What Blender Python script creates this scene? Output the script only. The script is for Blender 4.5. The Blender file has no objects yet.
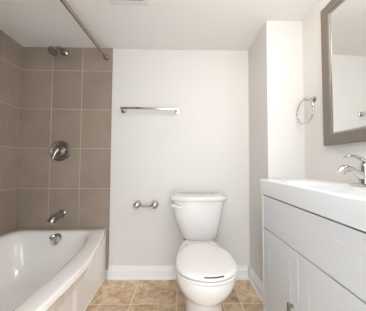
import bpy, bmesh, math, random
from mathutils import Vector, Matrix, Euler
random.seed(4)
PI = math.pi
SC = bpy.context.scene
COL = SC.collection

# ---------------------------------------------------------------- measures (metres)
D = 1.658          # back wall
H = 1.941          # ceiling
XL, XR, XW = -1.351, 0.592, 0.841   # left wall, boxed column side, right wall
YC = 1.298         # front of the boxed column
XE = -0.584        # edge of the shower tile
YF = -0.40         # wall behind the camera
VF = 0.548         # front plane of the vanity

# ---------------------------------------------------------------- camera
cam_d = bpy.data.cameras.new('camera')
cam = bpy.data.objects.new('camera', cam_d); COL.objects.link(cam)
cam_d.sensor_fit = 'HORIZONTAL'; cam_d.sensor_width = 36.0
cam_d.lens = 36.0 * 195.0 / 366.0
cam_d.clip_start = 0.01
yaw, pitch, roll = 0.0163, 0.040, 0.0052
fwd = Vector((math.sin(yaw)*math.cos(pitch), math.cos(yaw)*math.cos(pitch), math.sin(pitch)))
rgt = Vector((math.cos(yaw), -math.sin(yaw), 0)); up = rgt.cross(fwd)
r2 = rgt*math.cos(roll) + up*math.sin(roll); u2 = -rgt*math.sin(roll) + up*math.cos(roll)
cam.matrix_world = Matrix(((r2.x, u2.x, -fwd.x, 0), (r2.y, u2.y, -fwd.y, 0), (r2.z, u2.z, -fwd.z, 0.9543), (0, 0, 0, 1)))
SC.camera = cam

# ---------------------------------------------------------------- world, lights, exposure
W = bpy.data.worlds.new('hall_daylight'); SC.world = W; W.use_nodes = True
bg = W.node_tree.nodes['Background']
bg.inputs['Color'].default_value = (0.84, 0.92, 1.0, 1); bg.inputs['Strength'].default_value = 5.9

LAMP = (0.38, 0.60)
LAMP_GLOW = 28.0

SC.view_settings.view_transform = 'Standard'; SC.view_settings.look = 'None'
SC.view_settings.exposure = -0.20; SC.view_settings.gamma = 1.0
SC.view_settings.use_curve_mapping = False

# ---------------------------------------------------------------- materials
def mat(name, color, rough=0.5, metal=0.0, spec=0.5, coat=0.0):
    m = bpy.data.materials.new(name); m.use_nodes = True
    b = m.node_tree.nodes['Principled BSDF']
    b.inputs['Base Color'].default_value = (*color, 1); b.inputs['Roughness'].default_value = rough
    b.inputs['Metallic'].default_value = metal; b.inputs['Specular IOR Level'].default_value = spec
    b.inputs['Coat Weight'].default_value = coat; b.inputs['Coat Roughness'].default_value = 0.05
    return m
def nt(m): return m.node_tree, m.node_tree.nodes['Principled BSDF']
def node(t, typ, **kw):
    n = t.nodes.new(typ)
    for k, v in kw.items():
        if k in n.inputs: n.inputs[k].default_value = v
        else: setattr(n, k, v)
    return n
def ramp(t, fac, stops):
    r = t.nodes.new('ShaderNodeValToRGB'); e = r.color_ramp.elements
    while len(e) < len(stops): e.new(0.5)
    for el, (p, c) in zip(e, stops): el.position = p; el.color = (*c, 1)
    t.links.new(fac, r.inputs['Fac']); return r.outputs['Color']
def coords(t):
    return node(t, 'ShaderNodeTexCoord').outputs['Object']
def bump(m, scale, strength, dist=0.002, detail=3):
    t, b = nt(m)
    n = node(t, 'ShaderNodeTexNoise', Scale=scale, Detail=detail)
    t.links.new(coords(t), n.inputs['Vector'])
    bp = node(t, 'ShaderNodeBump', Strength=strength, Distance=dist)
    t.links.new(n.outputs['Fac'], bp.inputs['Height']); t.links.new(bp.outputs['Normal'], b.inputs['Normal'])
    return m
def mix(t, a, b, fac, mode='MIX'):
    n = t.nodes.new('ShaderNodeMix'); n.data_type = 'RGBA'; n.blend_type = mode
    for s, v in ((n.inputs['Factor'], fac), (n.inputs['A'], a), (n.inputs['B'], b)):
        if hasattr(v, 'is_output'): t.links.new(v, s)
        elif isinstance(v, tuple): s.default_value = (*v, 1)
        else: s.default_value = v
    return n.outputs['Result']

M = {}
M['paint'] = bump(mat('wall_paint', (0.73, 0.697, 0.658), 0.55, spec=0.3), 180, 0.06)
M['ceil'] = bump(mat('ceiling_paint', (0.86, 0.835, 0.80), 0.7, spec=0.2), 160, 0.08)
M['vent'] = mat('vent_plastic', (0.74, 0.72, 0.69), 0.5)
M['trim'] = mat('trim_paint', (0.86, 0.85, 0.83), 0.35)
M['porc'] = mat('porcelain', (0.78, 0.75, 0.72), 0.12, coat=0.4)
M['seat'] = mat('seat_plastic', (0.80, 0.77, 0.74), 0.22)
M['tub'] = mat('tub_acrylic', (0.92, 0.88, 0.845), 0.10, coat=0.6)
M['basin'] = mat('basin_ceramic', (0.84, 0.86, 0.88), 0.25, coat=0.15)
M['cab'] = mat('cabinet_paint', (0.73, 0.738, 0.745), 0.32)
M['chrome'] = mat('chrome', (0.62, 0.60, 0.58), 0.07, metal=1)
M['nickel'] = mat('brushed_nickel', (0.42, 0.395, 0.37), 0.16, metal=1)
M['rod'] = mat('satin_nickel', (0.44, 0.385, 0.325), 0.25, metal=1)
M['mirror'] = mat('mirror_silver', (0.88, 0.89, 0.88), 0.01, metal=1)
M['dark'] = mat('dark_rubber', (0.03, 0.028, 0.025), 0.6)
M['void'] = mat('duct_inside', (0.05, 0.045, 0.04), 0.9)
M['stripgrey'] = mat('grey_print', (0.16, 0.15, 0.14), 0.5)
M['bead'] = mat('champagne_bead', (0.40, 0.375, 0.33), 0.4, metal=0.9)
M['grout'] = bump(mat('wall_grout', (0.49, 0.43, 0.375), 0.9), 300, 0.2)
M['fgrout'] = bump(mat('floor_grout', (0.82, 0.73, 0.60), 0.9), 300, 0.2)

def glow(name, color, strength):
    m = mat(name, color, 0.4); t, b = nt(m)
    b.inputs['Emission Color'].default_value = (*color, 1); b.inputs['Emission Strength'].default_value = strength
    return m
M['globe'] = glow('lamp_glass', (1.0, 0.955, 0.905), LAMP_GLOW)

m = M['tile'] = mat('taupe_tile', (0.25, 0.2, 0.16), 0.32, spec=0.45); t, b = nt(m)
n1 = node(t, 'ShaderNodeTexNoise', Scale=5.0, Detail=6.0, Roughness=0.65); t.links.new(coords(t), n1.inputs['Vector'])
mp = node(t, 'ShaderNodeMapping'); mp.inputs['Scale'].default_value = (60, 60, 5); t.links.new(coords(t), mp.inputs['Vector'])
n2 = node(t, 'ShaderNodeTexNoise', Scale=1.0, Detail=4.0); t.links.new(mp.outputs['Vector'], n2.inputs['Vector'])
c1 = ramp(t, n1.outputs['Fac'], [(0.3, (0.292, 0.233, 0.184)), (0.7, (0.350, 0.282, 0.225))])
c2 = ramp(t, n2.outputs['Fac'], [(0.35, (0.97, 0.97, 0.97)), (0.65, (1.02, 1.02, 1.02))])
gi = node(t, 'ShaderNodeNewGeometry')
c3 = ramp(t, gi.outputs['Random Per Island'], [(0.0, (0.94, 0.94, 0.94)), (1.0, (1.05, 1.04, 1.03))])
x = mix(t, c1, c2, 1.0, 'MULTIPLY'); x = mix(t, x, c3, 1.0, 'MULTIPLY'); t.links.new(x, b.inputs['Base Color'])

m = M['stone'] = mat('brown_slate_tile', (0.35, 0.25, 0.16), 0.38, spec=0.4); t, b = nt(m)
gi = node(t, 'ShaderNodeNewGeometry')
vm = node(t, 'ShaderNodeVectorMath', operation='ADD'); t.links.new(coords(t), vm.inputs[0])
ms = node(t, 'ShaderNodeMath', operation='MULTIPLY'); ms.inputs[1].default_value = 9.0
t.links.new(gi.outputs['Random Per Island'], ms.inputs[0]); t.links.new(ms.outputs[0], vm.inputs[1])
n1 = node(t, 'ShaderNodeTexNoise', Scale=7.0, Detail=8.0, Roughness=0.68, Distortion=0.8); t.links.new(vm.outputs[0], n1.inputs['Vector'])
n2 = node(t, 'ShaderNodeTexNoise', Scale=26.0, Detail=6.0, Roughness=0.7, Distortion=0.4); t.links.new(vm.outputs[0], n2.inputs['Vector'])
c1 = ramp(t, n1.outputs['Fac'], [(0.30, (0.40, 0.26, 0.15)), (0.45, (0.58, 0.41, 0.26)), (0.58, (0.72, 0.56, 0.39)), (0.72, (0.80, 0.68, 0.53))])
c2 = ramp(t, n2.outputs['Fac'], [(0.33, (0.62, 0.58, 0.54)), (0.5, (1.0, 1.0, 1.0)), (0.68, (1.22, 1.2, 1.16))])
c3 = ramp(t, gi.outputs['Random Per Island'], [(0.0, (0.80, 0.80, 0.82)), (1.0, (1.08, 1.05, 1.02))])
x = mix(t, c1, c2, 0.8, 'MULTIPLY'); x = mix(t, x, c3, 1.0, 'MULTIPLY'); t.links.new(x, b.inputs['Base Color'])
bp = node(t, 'ShaderNodeBump', Strength=0.25, Distance=0.004); t.links.new(n2.outputs['Fac'], bp.inputs['Height']); t.links.new(bp.outputs['Normal'], b.inputs['Normal'])

m = M['frame'] = mat('woven_taupe_frame', (0.25, 0.21, 0.17), 0.45); t, b = nt(m)
w1 = node(t, 'ShaderNodeTexWave', Scale=95.0, Distortion=1.5, bands_direction='Y'); w2 = node(t, 'ShaderNodeTexWave', Scale=95.0, Distortion=1.5, bands_direction='Z')
for w in (w1, w2): t.links.new(coords(t), w.inputs['Vector'])
mm = node(t, 'ShaderNodeMath', operation='MULTIPLY'); t.links.new(w1.outputs['Fac'], mm.inputs[0]); t.links.new(w2.outputs['Fac'], mm.inputs[1])
t.links.new(ramp(t, mm.outputs[0], [(0.0, (0.13, 0.105, 0.080)), (1.0, (0.34, 0.29, 0.235))]), b.inputs['Base Color'])

# ---------------------------------------------------------------- mesh helpers
def obj(name, bm, m, parent=None, smooth=False, angle=None):
    bmesh.ops.recalc_face_normals(bm, faces=bm.faces[:])
    me = bpy.data.meshes.new(name); bm.to_mesh(me); bm.free()
    for k in (m if isinstance(m, (list, tuple)) else [m]): me.materials.append(M[k])
    if smooth: me.polygons.foreach_set('use_smooth', [True]*len(me.polygons))
    if angle: me.set_sharp_from_angle(angle=math.radians(angle))
    o = bpy.data.objects.new(name, me); COL.objects.link(o)
    if parent:
        o.parent = parent
        o.matrix_parent_inverse = Matrix.Translation(-parent.location)
    return o
def tag(o, label, cat, group=None):
    o['label'] = label; o['category'] = cat
    if group: o['group'] = group
    return o
def thing(name, label, cat, loc=(0, 0, 0)):
    o = bpy.data.objects.new(name, None); COL.objects.link(o); o.location = loc; o.empty_display_size = 0.05
    return tag(o, label, cat)
def struct(name, bm, m, **kw):
    o = obj(name, bm, m, **kw); o['kind'] = 'structure'; return o
def new(): return bmesh.new()
def box(bm, lo, hi, bev=0.0, seg=2, mi=0):
    g = bmesh.ops.create_cube(bm, size=1.0)
    lo, hi = Vector(lo), Vector(hi); c = (lo+hi)/2; s = hi-lo
    for v in g['verts']: v.co = Vector((v.co.x*s.x, v.co.y*s.y, v.co.z*s.z)) + c
    fs = {f for v in g['verts'] for f in v.link_faces}
    for f in fs: f.material_index = mi
    if bev > 0:
        es = list({e for v in g['verts'] for e in v.link_edges})
        bmesh.ops.bevel(bm, geom=es, offset=bev, segments=seg, profile=0.5, affect='EDGES', clamp_overlap=True, material=mi)
    return bm
def loft(bm, loops, cap0=True, cap1=True, closed=True):
    rows = [[bm.verts.new(p) for p in L] for L in loops]
    n = len(rows[0])
    for a, b in zip(rows, rows[1:]):
        for i in range(n if closed else n-1):
            bm.faces.new((a[i], a[(i+1) % n], b[(i+1) % n], b[i]))
    if cap0: bm.faces.new(rows[0])
    if cap1: bm.faces.new(rows[-1][::-1])
    return rows
def frame_of(d):
    d = d.normalized(); a = Vector((0, 0, 1)) if abs(d.z) < 0.9 else Vector((0, 1, 0))
    u = d.cross(a).normalized(); return u, u.cross(d).normalized()
def lathe(bm, prof, origin, axis, n=32):
    """prof: (radius, distance along axis)"""
    o = Vector(origin); d = Vector(axis).normalized(); u, v = frame_of(d)
    loops = [[o + d*h + (u*math.cos(2*PI*i/n) + v*math.sin(2*PI*i/n))*max(r, 1e-4) for i in range(n)] for r, h in prof]
    loft(bm, loops); return bm
def tube(bm, pts, rad, n=14, flat=1.0, caps=True, ref=None):
    pts = [Vector(p) for p in pts]; N = len(pts)
    if not isinstance(rad, (list, tuple)): rad = [rad]*N
    loops = []; pu = None
    for i, p in enumerate(pts):
        d = (pts[min(i+1, N-1)] - pts[max(i-1, 0)]).normalized()
        if ref is not None: u = Vector(ref) - d*d.dot(Vector(ref)); u.normalize()
        elif pu is None: u = frame_of(d)[0]
        else: u = (pu - d*pu.dot(d)).normalized()
        pu = u; v = d.cross(u)
        loops.append([p + (u*math.cos(2*PI*k/n)*rad[i] + v*math.sin(2*PI*k/n)*rad[i]*flat) for k in range(n)])
    loft(bm, loops, caps, caps); return bm
def spline(pts, n=8):
    pts = [Vector(p) for p in pts]; out = []
    P = [pts[0]*2-pts[1]] + pts + [pts[-1]*2-pts[-2]]
    for i in range(1, len(P)-2):
        for k in range(n):
            s = k/n; a, b, c, d = P[i-1:i+3]
            out.append(0.5*((2*b) + (c-a)*s + (2*a-5*b+4*c-d)*s*s + (3*b-a-3*c+d)*s**3))
    out.append(pts[-1]); return out
def lerp(a, b, s): return a + (b-a)*s
def sstep(a, b, x):
    s = min(1, max(0, (x-a)/(b-a))); return s*s*(3-2*s)
def interp(tab, x):
    if x <= tab[0][0]: return tab[0][1]
    for (a, va), (b, vb) in zip(tab, tab[1:]):
        if x <= b: return lerp(va, vb, sstep(a, b, x)*0.5 + 0.5*(x-a)/(b-a))
    return tab[-1][1]

# ---------------------------------------------------------------- room shell
T = 0.1
struct('wall_back', box(new(), (XL-T, D, 0), (XR+T, D+T, H)), 'paint')
struct('wall_left', box(new(), (XL-T, YF-T, 0), (XL, D, H)), 'paint')
struct('wall_right', box(new(), (XW, YF-T, 0), (XW+T, YC, H)), 'paint')
struct('wall_column', box(new(), (XR, YC, 0), (XW+T, D, H)), 'paint')
bm = new()
box(bm, (XL, YF-T, 0), (-0.42, YF, H)); box(bm, (0.46, YF-T, 0), (XW, YF, H))
struct('wall_front', bm, 'paint')
struct('wall_foot', box(new(), (XL, 0.02, 0), (XE, 0.12, H)), 'paint')
struct('ceiling', box(new(), (XL-T, YF-T, H), (XW+T, D+T, H+T)), 'ceil')

# floor: grout bed with bevelled stone tiles of two sizes
bm = new()
box(bm, (XL-T, YF-T, -0.1), (XW+T, D+T, -0.0025), mi=1)
ys = [D-0.292, D-0.292-0.33, D-0.292-0.66, D-0.292-0.99, D-0.292-1.32, D-0.292-1.65]
ys = [D] + ys + [YF]
xs_odd = [-0.655, -0.329, -0.016, 0.30, 0.426, XR, XW]
xs_even = [-0.655, -0.535, -0.329, -0.016, 0.30, 0.426, XR, XW]
g = 0.0032
for r, (y1, y0) in enumerate(zip(ys, ys[1:])):
    xs = xs_odd if r % 2 == 0 else xs_even
    if y1 <= 0.01: xs = [XL] + xs
    for x0, x1 in zip(xs, xs[1:]):
        if x1 - x0 < 0.02: continue
        if x0 >= XR - 0.01 and y1 > YC: continue
        box(bm, (x0+g, y0+g, -0.02), (x1-g, y1-g, 0.0), bev=0.002, seg=1, mi=0)
struct('floor', bm, ['stone', 'fgrout'])

# shower tile panels
def tile_panel(name, us, zs, to_world, thick=0.010):
    bm = new(); g = 0.0025
    def slab(u0, u1, z0, z1, d0, d1, bev, mi):
        a, b = Vector(to_world(u0, z0, d0)), Vector(to_world(u1, z1, d1))
        lo = [min(p, q) for p, q in zip(a, b)]; hi = [max(p, q) for p, q in zip(a, b)]
        box(bm, lo, hi, bev=bev, seg=1, mi=mi)
    slab(us[0], us[-1], zs[0], zs[-1], 0, thick-0.0015, 0, 1)
    for u0, u1 in zip(us, us[1:]):
        for z0, z1 in zip(zs, zs[1:]):
            slab(u0+g*(u0 != us[0]), u1-g*(u1 != us[-1]), z0+g, z1-g*(z1 != zs[-1]), 0.001, thick, 0.0012, 0)
    return struct(name, bm, ['tile', 'grout'])
ZS = [0.076, 0.408, 0.741, 1.075, 1.408, 1.740, H]
tile_panel('wall_back_tile', [XL+0.011, -1.0855, -0.8355, XE], ZS, lambda u, z, d: (u, D-d, z))
tile_panel('wall_left_tile', [D-0.001, 1.452, 1.202, 0.952, 0.702, 0.452, 0.202, 0.12], ZS, lambda u, z, d: (XL+d, u, z))

# baseboards: profile extruded along a wall
def baseboard(name, a, b, nrm):
    prof = [(0, 0), (0.022, 0), (0.022, 0.012), (0.018, 0.018), (0.015, 0.020), (0.015, 0.062), (0.018, 0.066), (0.017, 0.070), (0.009, 0.076), (0.009, 0.082), (0.012, 0.086), (0.010, 0.092), (0.005, 0.096), (0.005, 0.104), (0, 0.106)]
    bm = new(); a, b, nrm = Vector(a), Vector(b), Vector(nrm)
    loft(bm, [[p + nrm*d + Vector((0, 0, z)) for d, z in prof] for p in (a, b)])
    return struct(name, bm, 'trim')
baseboard('baseboard_back', (XE+0.001, D, 0), (XR-0.0225, D, 0), (0, -1, 0))
baseboard('baseboard_right', (XR, D-0.0005, 0), (XR, YC+0.003, 0), (-1, 0, 0))

# ---------------------------------------------------------------- bathtub
TX0, TY0, TY1, TZ = XL+0.0115, 0.125, D-0.0115, 0.412
BX = -0.607                                            # straight foot of the apron
OUT = [(0.125, -0.605), (0.35, -0.575), (0.60, -0.530), (0.81, -0.512), (1.0, -0.501), (1.13, -0.503), (1.33, -0.535), (1.56, -0.588), (1.65, -0.607)]
INN = [(0.2, -0.69), (0.45, -0.64), (0.75, -0.611), (0.96, -0.602), (1.16, -0.612), (1.31, -0.628), (1.40, -0.648), (1.54, -0.685), (1.6, -0.70)]
tub = thing('bathtub', 'white bow-front alcove bathtub below the taupe tile with a recessed apron panel', 'bathtub', (-0.95, 0.88, 0))
def tub_loop(z, y0, y1, xl, right, expo, n=128, zback=0.0):
    L = []
    for i in range(n):
        a = 2*PI*(i+0.5)/n; c, s = math.cos(a), math.sin(a)
        c = math.copysign(abs(c)**0.9, c); s = math.copysign(abs(s)**0.9, s)
        r = 1/((abs(c)**expo + abs(s)**expo)**(1/expo)); u, v = c*r, s*r
        y = lerp(y0, y1, (v+1)/2); xr = right(y)
        L.append(Vector((lerp(xl, xr, (u+1)/2), y, z)))
    return L
out = lambda off: (lambda y: interp(OUT, y) - off)
inn = lambda off: (lambda y: interp(INN, y) - off)
bm = new()
loops = [
    tub_loop(TZ-0.030, TY0, TY1, TX0, out(0.000), 60),
    tub_loop(TZ-0.010, TY0, TY1, TX0, out(0.000), 60),
    tub_loop(TZ-0.003, TY0+0.001, TY1-0.001, TX0+0.001, out(0.004), 50),
    tub_loop(TZ, TY0+0.004, TY1-0.004, TX0+0.004, out(0.012), 40),
    tub_loop(TZ+0.001, TY0+0.07, TY1-0.072, TX0+0.052, inn(-0.012), 16),
    tub_loop(TZ-0.003, TY0+0.080, TY1-0.082, TX0+0.062, inn(0.0), 13),
    tub_loop(TZ-0.014, TY0+0.090, TY1-0.090, TX0+0.070, inn(0.008), 10),
    tub_loop(TZ-0.10, TY0+0.13, TY1-0.108, TX0+0.085, inn(0.022), 6.0),
    tub_loop(TZ-0.20, TY0+0.19, TY1-0.132, TX0+0.100, inn(0.042), 4.4),
    tub_loop(TZ-0.275, TY0+0.25, TY1-0.175, TX0+0.120, inn(0.065), 4.0),
    tub_loop(TZ-0.312, TY0+0.30, TY1-0.205, TX0+0.150, inn(0.100), 3.6),
    tub_loop(TZ-0.328, TY0+0.36, TY1-0.26, TX0+0.21, inn(0.165), 3.2),
    tub_loop(TZ-0.332, TY0+0.55, TY1-0.45, TX0+0.32, inn(0.29), 3),
]
loft(bm, loops, cap0=False, cap1=True)
obj('basin_shell', bm, 'tub', tub, smooth=True, angle=50)
# apron: bowed at the rim, straight at the floor, with a recessed panel
bm = new(); NY, NZ = 120, 64
rows = []
for j in range(NZ+1):
    z = lerp(0.014, TZ-0.012, j/NZ); row = []
    for i in range(NY+1):
        y = lerp(TY0, TY1, i/NY)
        bow = interp(OUT, y) - BX
        zc = lerp(0.236, 0.385, min(1, max(0, (y-1.28)/0.33)))   # crease under the rim, rising to the back corner
        g = min(1, max(0, (z-zc)/(0.398-zc)))**1.25
        x = BX + bow*g
        ins = sstep(0.0, 0.012, z-0.075) * sstep(0.0, 0.010, 0.224-z) * sstep(0.0, 0.014, y-0.28) * sstep(0.0, 0.014, 1.195-y)
        x -= 0.009*ins
        row.append(Vector((x, y, z)))
    rows.append(row)
rows.append([p + Vector((-0.01, 0, 0.012)) for p in rows[-1]])
loft(bm, rows, False, False, closed=False)
obj('apron', bm, 'tub', tub, smooth=True)
bm = new()
box(bm, (BX-0.03, TY0, 0.0005), (BX+0.004, TY1, 0.016), bev=0.004)
obj('apron_base_strip', bm, 'trim', tub)
# overflow with turn knob
of = Vector((-0.938, TY1-0.105, 0.376)); ax = Vector((0.0, -0.95, 0.30)).normalized()
ov = obj('overflow_plate', lathe(new(), [(0.0, 0.0), (0.033, 0.0), (0.033, 0.005), (0.030, 0.010), (0.0, 0.011)], of, ax, 36), 'nickel', tub, smooth=True, angle=40)
ov['label'] = 'brushed metal overflow plate'
kb = of + ax*0.026 + Vector((0, 0, -0.030)); kx = Vector((0.0, -0.42, 0.90)).normalized()
kn = obj('overflow_knob', lathe(new(), [(0.0, 0.0), (0.030, 0.0), (0.030, 0.004), (0.030, 0.020), (0.0275, 0.024), (0.0275, 0.030), (0.030, 0.034), (0.030, 0.052), (0.0275, 0.055), (0.023, 0.055), (0.024, 0.044), (0.0, 0.042)], kb, kx, 40), 'chrome', ov, smooth=True, angle=40)
kn['label'] = 'hollow round metal knob'

# ---------------------------------------------------------------- tub spout, valve, shower head, rod
YT = D-0.0105
sp = thing('tub_spout', 'short metal tub spout on the tile above the tub rim', 'tub spout', (-0.969, YT, 0.532))
bm = new(); lathe(bm, [(0, 0), (0.031, 0), (0.031, 0.004), (0.027, 0.008), (0, 0.008)], (-0.969, YT, 0.532), (0, -1, 0), 28)
obj('flange', bm, 'nickel', sp, smooth=True, angle=40)
pts = spline([(-0.969, YT-0.005, 0.532), (-0.970, YT-0.06, 0.532), (-0.972, YT-0.115, 0.520), (-0.973, YT-0.138, 0.494)], 8)
bm = new(); tube(bm, pts, [lerp(0.024, 0.029, i/(len(pts)-1)) for i in range(len(pts))], 20)
bmesh.ops.bevel(bm, geom=[e for e in bm.edges if e.calc_face_angle(0) > 1.0], offset=0.004, segments=2, affect='EDGES')
obj('spout_body', bm, 'nickel', sp, smooth=True, angle=60)

vc = Vector((-1.0, YT, 1.052))
va = thing('shower_valve', 'round metal shower mixer valve with lever on the taupe tile', 'shower valve', vc)
obj('escutcheon', lathe(new(), [(0, 0), (0.088, 0), (0.088, 0.004), (0.083, 0.011), (0.072, 0.014), (0.062, 0.009), (0.048, 0.006), (0.042, 0.016), (0, 0.016)], vc, (0, -1, 0), 48), 'nickel', va, smooth=True, angle=35)
obj('handle_hub', lathe(new(), [(0.040, 0.014), (0.040, 0.022), (0.030, 0.026), (0.026, 0.045), (0.025, 0.062), (0.020, 0.070), (0, 0.072)], vc, (0, -1, 0), 32), 'nickel', va, smooth=True, angle=40)
bm = new(); tube(bm, spline([vc+Vector((0.010, -0.058, 0.016)), vc+Vector((0.004, -0.072, -0.008)), vc+Vector((-0.006, -0.080, -0.040)), vc+Vector((-0.016, -0.080, -0.072))], 6), [0.019]*7+[0.018]*6+[0.015]*5+[0.011], 16, flat=0.6)
obj('lever', bm, 'chrome', va, smooth=True, angle=60)

sc_ = Vector((-0.990, YT, 1.900))
sh = thing('shower_fixture', 'small metal shower head on a short arm close under the ceiling', 'shower head', sc_)
obj('flange', lathe(new(), [(0, 0), (0.034, 0), (0.033, 0.006), (0.022, 0.014), (0.012, 0.016), (0, 0.016)], sc_, (0, -1, 0), 28), 'nickel', sh, smooth=True, angle=40)
arm = spline([sc_+Vector((0, -0.008, 0)), sc_+Vector((0, -0.06, -0.003)), sc_+Vector((0, -0.10, -0.022)), sc_+Vector((0, -0.125, -0.048))], 7)
obj('arm', tube(new(), arm, 0.0105, 14), 'nickel', sh, smooth=True, angle=60)
hd = sc_+Vector((0, -0.122, -0.044)); hx = Vector((0, -0.62, -0.78))
obj('spray_head', lathe(new(), [(0.012, -0.004), (0.015, 0.004), (0.015, 0.014), (0.020, 0.020), (0.033, 0.042), (0.036, 0.050), (0.034, 0.054), (0, 0.052)], hd, hx, 28), 'nickel', sh, smooth=True, angle=40)

ra, rb = Vector((-0.629, YT-0.001, 1.853)), Vector((-0.677, 0.1215, 1.835))
rod = thing('shower_curtain_rod', 'satin metal shower curtain rod running overhead along the tub', 'curtain rod', ra)
dr = (rb-ra).normalized()
obj('rod', tube(new(), [ra+dr*0.01, rb-dr*0.01], 0.0125, 20), 'rod', rod, smooth=True, angle=60)
for p, d in ((ra, dr), (rb, -dr)):
    obj('end_cap', lathe(new(), [(0, 0), (0.024, 0), (0.025, 0.008), (0.024, 0.022), (0.018, 0.030), (0, 0.030)], p, d, 24), 'rod', rod, smooth=True, angle=40)

# ---------------------------------------------------------------- ceiling vent and ceiling lamp
vt = thing('ceiling_vent', 'white square exhaust vent in the ceiling with dark slots', 'ceiling vent', (-0.32, 1.06, H))
vx0, vx1, vy0, vy1 = -0.436, -0.200, 0.93, 1.180
bm = new()
for lo, hi in (((vx0, vy0, H-0.008), (vx1, vy0+0.028, H)), ((vx0, vy1-0.034, H-0.008), (vx1, vy1, H)), ((vx0, vy0+0.028, H-0.008), (vx0+0.028, vy1-0.034, H)), ((vx1-0.028, vy0+0.028, H-0.008), (vx1, vy1-0.034, H))):
    box(bm, lo, hi, bev=0.003)
obj('frame', bm, 'vent', vt)
obj('duct_opening', box(new(), (vx0+0.02, vy0+0.02, H-0.002), (vx1-0.02, vy1-0.012, H-0.0003)), 'void', vt)
bm = new(); k = vy0+0.046
while k < vy1-0.046:
    box(bm, (vx0+0.027, k, H-0.0075), (vx1-0.027, k+0.006, H-0.0025), bev=0.001, seg=1); k += 0.019
obj('louvre', bm, 'vent', vt)

cl = thing('ceiling_lamp', 'round flush ceiling lamp with frosted glass above the bathroom floor', 'ceiling lamp', (LAMP[0], LAMP[1], H))
obj('lamp_base', lathe(new(), [(0, 0), (0.145, 0), (0.145, 0.02), (0.138, 0.026), (0, 0.026)], (LAMP[0], LAMP[1], H), (0, 0, -1), 40), 'nickel', cl, smooth=True, angle=40)
obj('lamp_shade', lathe(new(), [(0.10, 0.024), (0.128, 0.045), (0.138, 0.075), (0.128, 0.110), (0.095, 0.140), (0.05, 0.155), (0, 0.158)], (LAMP[0], LAMP[1], H), (0, 0, -1), 40), 'globe', cl, smooth=True)

# ---------------------------------------------------------------- towel bar and paper holder
tb = thing('towel_bar', 'straight metal towel bar with square ends on the white back wall', 'towel bar', (-0.245, D, 1.40))
yb = D-0.062
obj('bar', box(new(), (-0.490, yb-0.009, 1.396), (-0.007, yb+0.009, 1.414), bev=0.003), 'chrome', tb)
for x in (-0.478, -0.020):
    bm = new(); box(bm, (x-0.011, yb-0.006, 1.390), (x+0.011, D-0.006, 1.412), bev=0.003); box(bm, (x-0.021, D-0.009, 1.380), (x+0.021, D, 1.422), bev=0.004)
    obj('bracket', bm, 'chrome', tb)
tp = thing('toilet_paper_holder', 'empty metal toilet paper holder on the back wall beside the toilet', 'paper holder', (-0.276, D, 0.613))
for x, s in ((-0.347, 1), (-0.203, -1)):
    bm = new()
    lathe(bm, [(0, 0), (0.029, 0), (0.029, 0.004), (0.022, 0.010), (0.012, 0.018), (0.011, 0.034), (0.018, 0.038), (0.0265, 0.046), (0.029, 0.058), (0.0265, 0.070), (0.018, 0.079), (0, 0.083)], (x, D, 0.613), (0, -1, 0), 28)
    obj('post', bm, 'chrome', tp, smooth=True, angle=50)
obj('roller', lathe(new(), [(0.006, 0), (0.006, 0.02), (0.009, 0.022), (0.009, 0.106), (0.006, 0.108), (0.006, 0.13)], (-0.340, D-0.060, 0.606), (1, 0, 0), 18), 'chrome', tp, smooth=True, angle=40)

# ---------------------------------------------------------------- toilet
CX = 0.143
to = thing('toilet', 'white two-piece toilet with lid closed against the back wall', 'toilet', (CX, 1.25, 0))
def rrect(cx, y0, y1, hw, z, e=5.0, n=72, bow=0.0):
    L = []; cy, hy = (y0+y1)/2, (y1-y0)/2
    for i in range(n):
        a = 2*PI*(i+0.5)/n; c, s = math.cos(a), math.sin(a); r = 1/((abs(c)**e+abs(s)**e)**(1/e)); u, v = c*r, s*r
        y = cy + v*hy
        if v < 0: y -= bow*(1-u*u)*(-v)
        L.append(Vector((cx+u*hw, y, z)))
    return L
tc = 0.140
prof = [(0.372, 0.105, 0.10), (0.375, 0.118, 0.095), (0.39, 0.131, 0.078), (0.43, 0.144, 0.058), (0.48, 0.158, 0.040), (0.54, 0.175, 0.022), (0.60, 0.189, 0.010), (0.64, 0.196, 0.004), (0.675, 0.200, 0.0)]
obj('tank', (lambda bm: (loft(bm, [rrect(lerp(CX+0.012, tc, sstep(0.37, 0.6, z)), 1.452+ins*0.45, D-0.018-ins*0.2, hw, z, 5.5, bow=0.026) for z, hw, ins in prof]), bm)[1])(new()), 'porc', to, smooth=True, angle=50)
lid = [(0.676, 0.203, 0.0), (0.678, 0.212, 0.010), (0.684, 0.216, 0.014), (0.696, 0.217, 0.015), (0.704, 0.214, 0.012), (0.709, 0.206, 0.004), (0.711, 0.18, -0.02)]
bm = new(); loft(bm, [rrect(tc, 1.450-e_, D-0.012+min(0, e_-0.014)*0.3, hw, z, 6, bow=0.028) for z, hw, e_ in lid])
obj('tank_lid', bm, 'porc', to, smooth=True, angle=60)
# flush lever
lv = Vector((-0.048, 1.436, 0.641))
bm = new(); lathe(bm, [(0.0, 0.0), (0.014, 0.0), (0.013, 0.012), (0.009, 0.016), (0, 0.017)], lv+Vector((0, 0.012, 0)), (0, -1, 0), 20)
tube(bm, spline([lv+Vector((-0.004, -0.006, 0.001)), lv+Vector((0.02, -0.012, 0.0)), lv+Vector((0.045, -0.015, -0.004)), lv+Vector((0.062, -0.015, -0.007))], 5), [0.008]*5+[0.0085]*5+[0.0095]*5+[0.007], 12, flat=0.75)
obj('flush_lever', bm, 'seat', to, smooth=True, angle=60)
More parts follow.
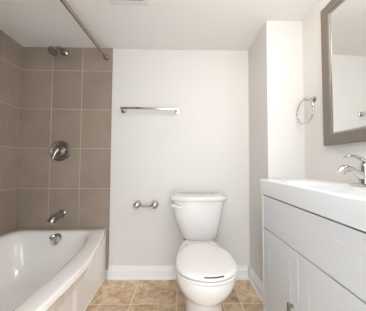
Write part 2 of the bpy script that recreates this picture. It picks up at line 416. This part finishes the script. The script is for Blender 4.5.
# plan outline of the bowl (egg): half width as a function of y
def egg(y0, y1, hw, z, cx=CX, ymax=0.36, back=0.60, n=72, drop=0.0, xs=0.0):
    """front y0, back y1, widest at y0+(y1-y0)*ymax, flat back of half width hw*back"""
    ym = lerp(y0, y1, ymax); L = []
    for i in range(n):
        a = 2*PI*i/n; s, c = math.sin(a), math.cos(a)      # a=0 right, going to the back
        if s <= 0: L.append(Vector((cx+xs+hw*c, ym+(ym-y0)*s, z-drop*(-s))))
        else:
            e = 2.7; r = 1/((abs(c)**e+abs(s)**e)**(1/e)); u, v = c*r, s*r
            k = lerp(1.0, back, max(0.0, (v-0.35)/0.65)**2); L.append(Vector((cx+hw*u*k, ym+(y1-ym)*v, z)))
    return L
# bowl with pedestal
bl = [ # z, front, back, half width
    (0.0005, 0.995, 1.46, 0.112, 0.4, 0.95), (0.018, 0.993, 1.46, 0.112, 0.4, 0.95), (0.03, 1.000, 1.455, 0.107, 0.4, 0.95), (0.12, 1.004, 1.45, 0.104, 0.4, 0.95),
    (0.20, 1.006, 1.45, 0.103, 0.4, 0.95), (0.235, 0.998, 1.46, 0.105, 0.38, 0.95), (0.256, 0.978, 1.48, 0.114, 0.37, 0.90), (0.285, 0.952, 1.50, 0.130, 0.37, 0.85),
    (0.315, 0.935, 1.52, 0.147, 0.37, 0.80), (0.345, 0.926, 1.55, 0.157, 0.36, 0.72), (0.370, 0.923, 1.58, 0.160, 0.36, 0.70), (0.382, 0.926, 1.58, 0.157, 0.36, 0.70)]
bm = new(); loft(bm, [egg(f, b_, hw, z, ymax=0.36 if z < 0.25 else 0.24, back=bk) for z, f, b_, hw, ym, bk in bl])
obj('bowl', bm, 'porc', to, smooth=True, angle=60)
# seat ring and lid
bm = new(); loft(bm, [egg(f, 1.31, hw, z, back=0.62) for z, f, hw in ((0.3835, 0.925, 0.159), (0.386, 0.921, 0.161), (0.400, 0.918, 0.163), (0.4035, 0.920, 0.162))])
obj('seat', bm, 'seat', to, smooth=True, angle=50)
bm = new(); loft(bm, [egg(f, bk, hw, z, back=0.60) for z, f, hw, bk in ((0.4045, 0.940, 0.148, 1.31), (0.4085, 0.940, 0.148, 1.31), (0.4087, 0.918, 0.1625, 1.32), (0.411, 0.917, 0.163, 1.322), (0.420, 0.917, 0.163, 1.325), (0.428, 0.921, 0.160, 1.322), (0.4325, 0.932, 0.151, 1.312), (0.435, 0.96, 0.13, 1.29), (0.436, 1.02, 0.085, 1.25))])
ld = obj('seat_lid', bm, 'seat', to, smooth=True, angle=60)
# grey printed strip along the front lip of the lid
bm = new(); A = egg(0.9172, 1.325, 0.1630, 0.4245); Bv = egg(0.9225, 1.322, 0.1592, 0.4286)
idx = [i for i in range(72) if abs(((i/72*360) - 277)) <= 21]
ra_ = [A[i]+Vector((0, -0.0006, 0)) for i in idx]; rb_ = [Bv[i]+Vector((0, -0.0008, 0.0004)) for i in idx]
loft(bm, [[p for p in ra_], [p for p in rb_]], False, False, closed=False)
bmesh.ops.solidify(bm, geom=bm.faces[:], thickness=0.0005)
st = obj('printed_strip', bm, 'stripgrey', ld); st['label'] = 'thin dark grey strip on the front lip'
for s in (-1, 1):
    bm = new(); box(bm, (CX+s*0.075-0.022, 1.305, 0.383), (CX+s*0.075+0.022, 1.345, 0.424), bev=0.008, seg=3)
    obj('hinge', bm, 'seat', to, smooth=True, angle=50)
for s in (-1, 1):
    bm = new(); lathe(bm, [(0, -0.002), (0.017, -0.002), (0.017, 0.006), (0.010, 0.008), (0.009, 0.03), (0, 0.03)], (CX-0.100 if s < 0 else CX+0.085, 1.50, 0.352), (0, 0, 1), 16)
    bo = obj('tank_bolt', bm, 'dark', to, smooth=True, angle=40); bo['label'] = 'dark bolt and washer under the tank'
bm = new(); lathe(bm, [(0, 0), (0.085, 0), (0.085, 0.012), (0, 0.012)], (CX+0.01, 1.55, 0.372), (0, 0, 1), 28)
obj('tank_gasket', bm, 'dark', to)

# ---------------------------------------------------------------- vanity cabinet
VY0, VY1, VZ = 0.545, YC-0.002, 0.754
vn = thing('vanity_cabinet', 'white two-door vanity cabinet with grooved drawer front against the right wall', 'vanity cabinet', (0.7, 0.92, 0))
bm = new()
box(bm, (VF+0.004, VY0, 0.0008), (XW-0.001, VY0+0.016, VZ), bev=0.001, seg=1)
box(bm, (VF-0.003, VY1-0.014, 0.0008), (XW-0.001, VY1, VZ), bev=0.001, seg=1)
box(bm, (VF+0.020, VY0+0.016, 0.06), (XW-0.001, VY1-0.016, 0.076)); box(bm, (XW-0.010, VY0+0.016, 0.076), (XW-0.001, VY1-0.016, VZ))
box(bm, (VF+0.022, VY0+0.016, 0.535), (VF+0.040, VY1-0.016, 0.556)); box(bm, (VF+0.060, VY0+0.016, 0.0008), (VF+0.072, VY1-0.016, 0.06))
obj('cabinet_body', bm, 'cab', vn)
def panel(bm, y0, y1, z0, z1, grooves, xf=VF, thick=0.018, bead=0.0013, bw=0.0017):
    box(bm, (xf, y0, z0), (xf+thick, y1, z1), bev=0.0025, seg=2)
    for (a, b, c, d) in grooves:           # raised bead lines (y0,y1,z0,z1)
        box(bm, (xf-bead, a-bw, c-bw), (xf+0.002, b+bw, d+bw), bev=0.0018, seg=2)
z0, z1 = 0.5475, VZ-0.0045
bm = new(); zz = [z0+0.072, z0+0.138]
panel(bm, VY0+0.002, VY1-0.016, z0, z1, [(VY0+0.024, VY1-0.020, z, z) for z in zz] + [(VY0+0.024, VY0+0.024, z0+0.004, z1-0.004)])
obj('drawer_front', bm, 'cab', vn)
YD = 0.909
for (a, b, hy, s) in ((YD+0.0015, VY1-0.016, YD+0.048, 1), (VY0+0.002, YD-0.0015, YD-0.058, -1)):
    i = 0.067
    bm = new()
    panel(bm, a, b, 0.045, 0.5415, [(a+i, a+i, 0.045+i, 0.5415-i), (b-i, b-i, 0.045+i, 0.5415-i), (a+i, b-i, 0.5415-i, 0.5415-i), (a+i, b-i, 0.045+i, 0.045+i)], bead=0.0011, bw=0.0015)
    d = obj('door', bm, 'cab', vn)
    d['label'] = 'left door with metal pull' if s == 1 else 'right door with metal pull'
    bm = new()
    box(bm, (VF-0.026, hy-0.008, 0.165), (VF-0.016, hy+0.008, 0.285), bev=0.002)
    for zc in (0.178, 0.272): box(bm, (VF-0.018, hy-0.007, zc-0.006), (VF+0.001, hy+0.007, zc+0.006), bev=0.001, seg=1)
    obj('door_pull', bm, 'nickel', d)

# ---------------------------------------------------------------- sink top
sk = thing('sink_top', 'thick white ceramic sink top with a shallow bowl on the vanity cabinet', 'sink', (0.69, 0.92, VZ))
bm = new(); SX0, SX1, SY0, SY1, ST = 0.535, XW-0.001, 0.535, YC-0.002, 0.8545
bcx, bcy, bhx, bhy = 0.664, 0.92, 0.098, 0.225
def top_z(x, y):
    e = 3.2; r = ((abs(x-bcx)/bhx)**e + (abs(y-bcy)/bhy)**e)**(1/e)
    z = ST - 0.085*(1-sstep(0.45, 1.0, r)) - 0.0
    z += 0.003*sstep(0.765, 0.775, x)                     # raised tap ledge
    return z
def axis(lo, hi, n, rim):
    v = [lo, lo+rim*0.08, lo+rim*0.3, lo+rim*0.65, lo+rim]; v += [lerp(lo+rim, hi-rim, k/n) for k in range(1, n)]
    return v + [hi-rim, hi-rim*0.65, hi-rim*0.3, hi-rim*0.08, hi]
rim = 0.010; ax_, ay_ = axis(SX0, SX1, 46, rim), axis(SY0, SY1, 70, rim)
def edge_drop(x, y):
    q = 0.0
    for d in (x-SX0, y-SY0, ):                             # rounded front and near edges
        if d < rim: q = max(q, rim - math.sqrt(max(0, rim*rim-(rim-d)**2)))
    return q
G = [[bm.verts.new((x, y, top_z(x, y)-edge_drop(x, y))) for y in ay_] for x in ax_]
for i in range(len(ax_)-1):
    for j in range(len(ay_)-1): bm.faces.new((G[i][j], G[i+1][j], G[i+1][j+1], G[i][j+1]))
per = [G[i][0] for i in range(len(ax_))] + [G[-1][j] for j in range(1, len(ay_))] + [G[i][-1] for i in range(len(ax_)-2, -1, -1)] + [G[0][j] for j in range(len(ay_)-2, 0, -1)]
low = [bm.verts.new((max(v.co.x, SX0+0.011), v.co.y, VZ+0.0015)) for v in per]
for i in range(len(per)): bm.faces.new((per[i], low[i], low[(i+1) % len(per)], per[(i+1) % len(per)]))
bmesh.ops.remove_doubles(bm, verts=low, dist=1e-5)
obj('basin', bm, 'basin', sk, smooth=True, angle=45)
obj('drain', lathe(new(), [(0, 0), (0.022, 0), (0.022, 0.002), (0.018, 0.003), (0, 0.002)], (bcx, bcy, ST-0.0845), (0, 0, 1), 24), 'chrome', sk, smooth=True, angle=40)

# ---------------------------------------------------------------- faucet
FZ = ST+0.003; fx, fy = 0.802, 0.832
fc = thing('faucet', 'single-lever metal faucet with arched spout on the sink top', 'faucet', (fx, fy, FZ))
bm = new()
loft(bm, [[Vector((fx+math.cos(2*PI*i/40)*a, fy+math.sin(2*PI*i/40)*b_, FZ+z)) for i in range(40)] for z, a, b_ in ((0.0, 0.029, 0.074), (0.005, 0.029, 0.074), (0.009, 0.026, 0.068), (0.013, 0.021, 0.045))])
obj('deck_plate', bm, 'chrome', fc, smooth=True, angle=50)
obj('body', lathe(new(), [(0.024, 0.010), (0.023, 0.03), (0.021, 0.055), (0.021, 0.08), (0.019, 0.094), (0.012, 0.102), (0, 0.104)], (fx, fy, FZ), (0, 0, 1), 28), 'chrome', fc, smooth=True, angle=50)
pts = spline([(fx, fy, FZ+0.034), (fx-0.032, fy, FZ+0.057), (fx-0.066, fy, FZ+0.074), (fx-0.092, fy, FZ+0.076), (fx-0.111, fy, FZ+0.059)], 7)
rr = [interp([(0, 0.019), (0.45, 0.0125), (0.75, 0.0165), (1.0, 0.0165)], i/(len(pts)-1)) for i in range(len(pts))]
sb = obj('spout', tube(new(), pts, rr, 20, flat=1.0, ref=(0, 1, 0)), 'chrome', fc, smooth=True, angle=60)
pts = spline([(fx+0.006, fy, FZ+0.096), (fx-0.010, fy, FZ+0.116), (fx-0.040, fy, FZ+0.130), (fx-0.075, fy, FZ+0.131), (fx-0.098, fy, FZ+0.125)], 6)
rr = [interp([(0, 0.013), (0.4, 0.011), (0.8, 0.008), (1.0, 0.005)], i/(len(pts)-1)) for i in range(len(pts))]
obj('lever', tube(new(), pts, rr, 14, flat=0.6, ref=(0, 1, 0)), 'chrome', fc, smooth=True, angle=60)

# ---------------------------------------------------------------- mirror
mr = thing('wall_mirror', 'large rectangular mirror in a woven taupe frame above the sink', 'mirror', (XW, 0.75, 1.45))
MX, MY0, MY1, MZ0, MZ1 = 0.811, 0.42, 1.087, 1.057, 1.841
def ring_frame(bm, rings):
    """rings: (inset, x) mitred loops"""
    L = []
    for ins, x in rings:
        L.append([Vector((x, MY0+ins, MZ0+ins)), Vector((x, MY1-ins, MZ0+ins)), Vector((x, MY1-ins, MZ1-ins)), Vector((x, MY0+ins, MZ1-ins))])
    loft(bm, L, False, False); return bm
bm = ring_frame(new(), [(0.0, XW-0.0005), (0.0, MX+0.003), (0.003, MX), (0.054, MX), (0.056, MX+0.003), (0.056, XW-0.0005)])
obj('frame', bm, 'frame', mr)
bm = ring_frame(new(), [(0.0558, MX+0.0045), (0.058, MX+0.004), (0.060, MX+0.0055), (0.0655, MX+0.0075), (0.066, MX+0.026)])
obj('inner_bead', bm, 'bead', mr)
bm = new()                                              # the pane sits slightly askew in its rebate
ga, gb = MY0+0.062, MY1-0.062
loft(bm, [[Vector((xa+t_, yy, zz_)) for xa, yy in ((MX+0.0255, ga), (MX+0.0085, gb))] + [Vector((xa+t_, yy, zz_+MZ1-MZ0-0.124)) for xa, yy in ((MX+0.0085, gb), (MX+0.0255, ga))] for t_ in (0.0, 0.003) for zz_ in (MZ0+0.062,)])
obj('mirror_glass', bm, 'mirror', mr)

# ---------------------------------------------------------------- towel ring
tr = thing('towel_ring', 'metal towel ring hanging on the right wall between column and mirror', 'towel ring', (XW, 1.196, 1.36))
c0 = Vector((XW, 1.196, 1.360))
obj('mount', lathe(new(), [(0, 0), (0.024, 0), (0.024, 0.005), (0.016, 0.010), (0.010, 0.014), (0.009, 0.050), (0.012, 0.054), (0.012, 0.066), (0, 0.069)], c0, (-1, 0, 0), 24), 'chrome', tr, smooth=True, angle=40)
rc = c0+Vector((-0.060, 0.0, -0.078)); R_ = 0.078
bm = new(); n = 56; k = 10
loops = []
for i in range(n):
    a = 2*PI*i/n; rd = Vector((0, math.cos(a), math.sin(a)))
    loops.append([rc + rd*(R_+0.0048*math.cos(2*PI*j/k)) + Vector((0.0048*math.sin(2*PI*j/k), 0, 0)) for j in range(k)])
loft(bm, loops + [loops[0]], False, False); bmesh.ops.remove_doubles(bm, verts=bm.verts[:], dist=1e-6)
obj('ring', bm, 'chrome', tr, smooth=True)
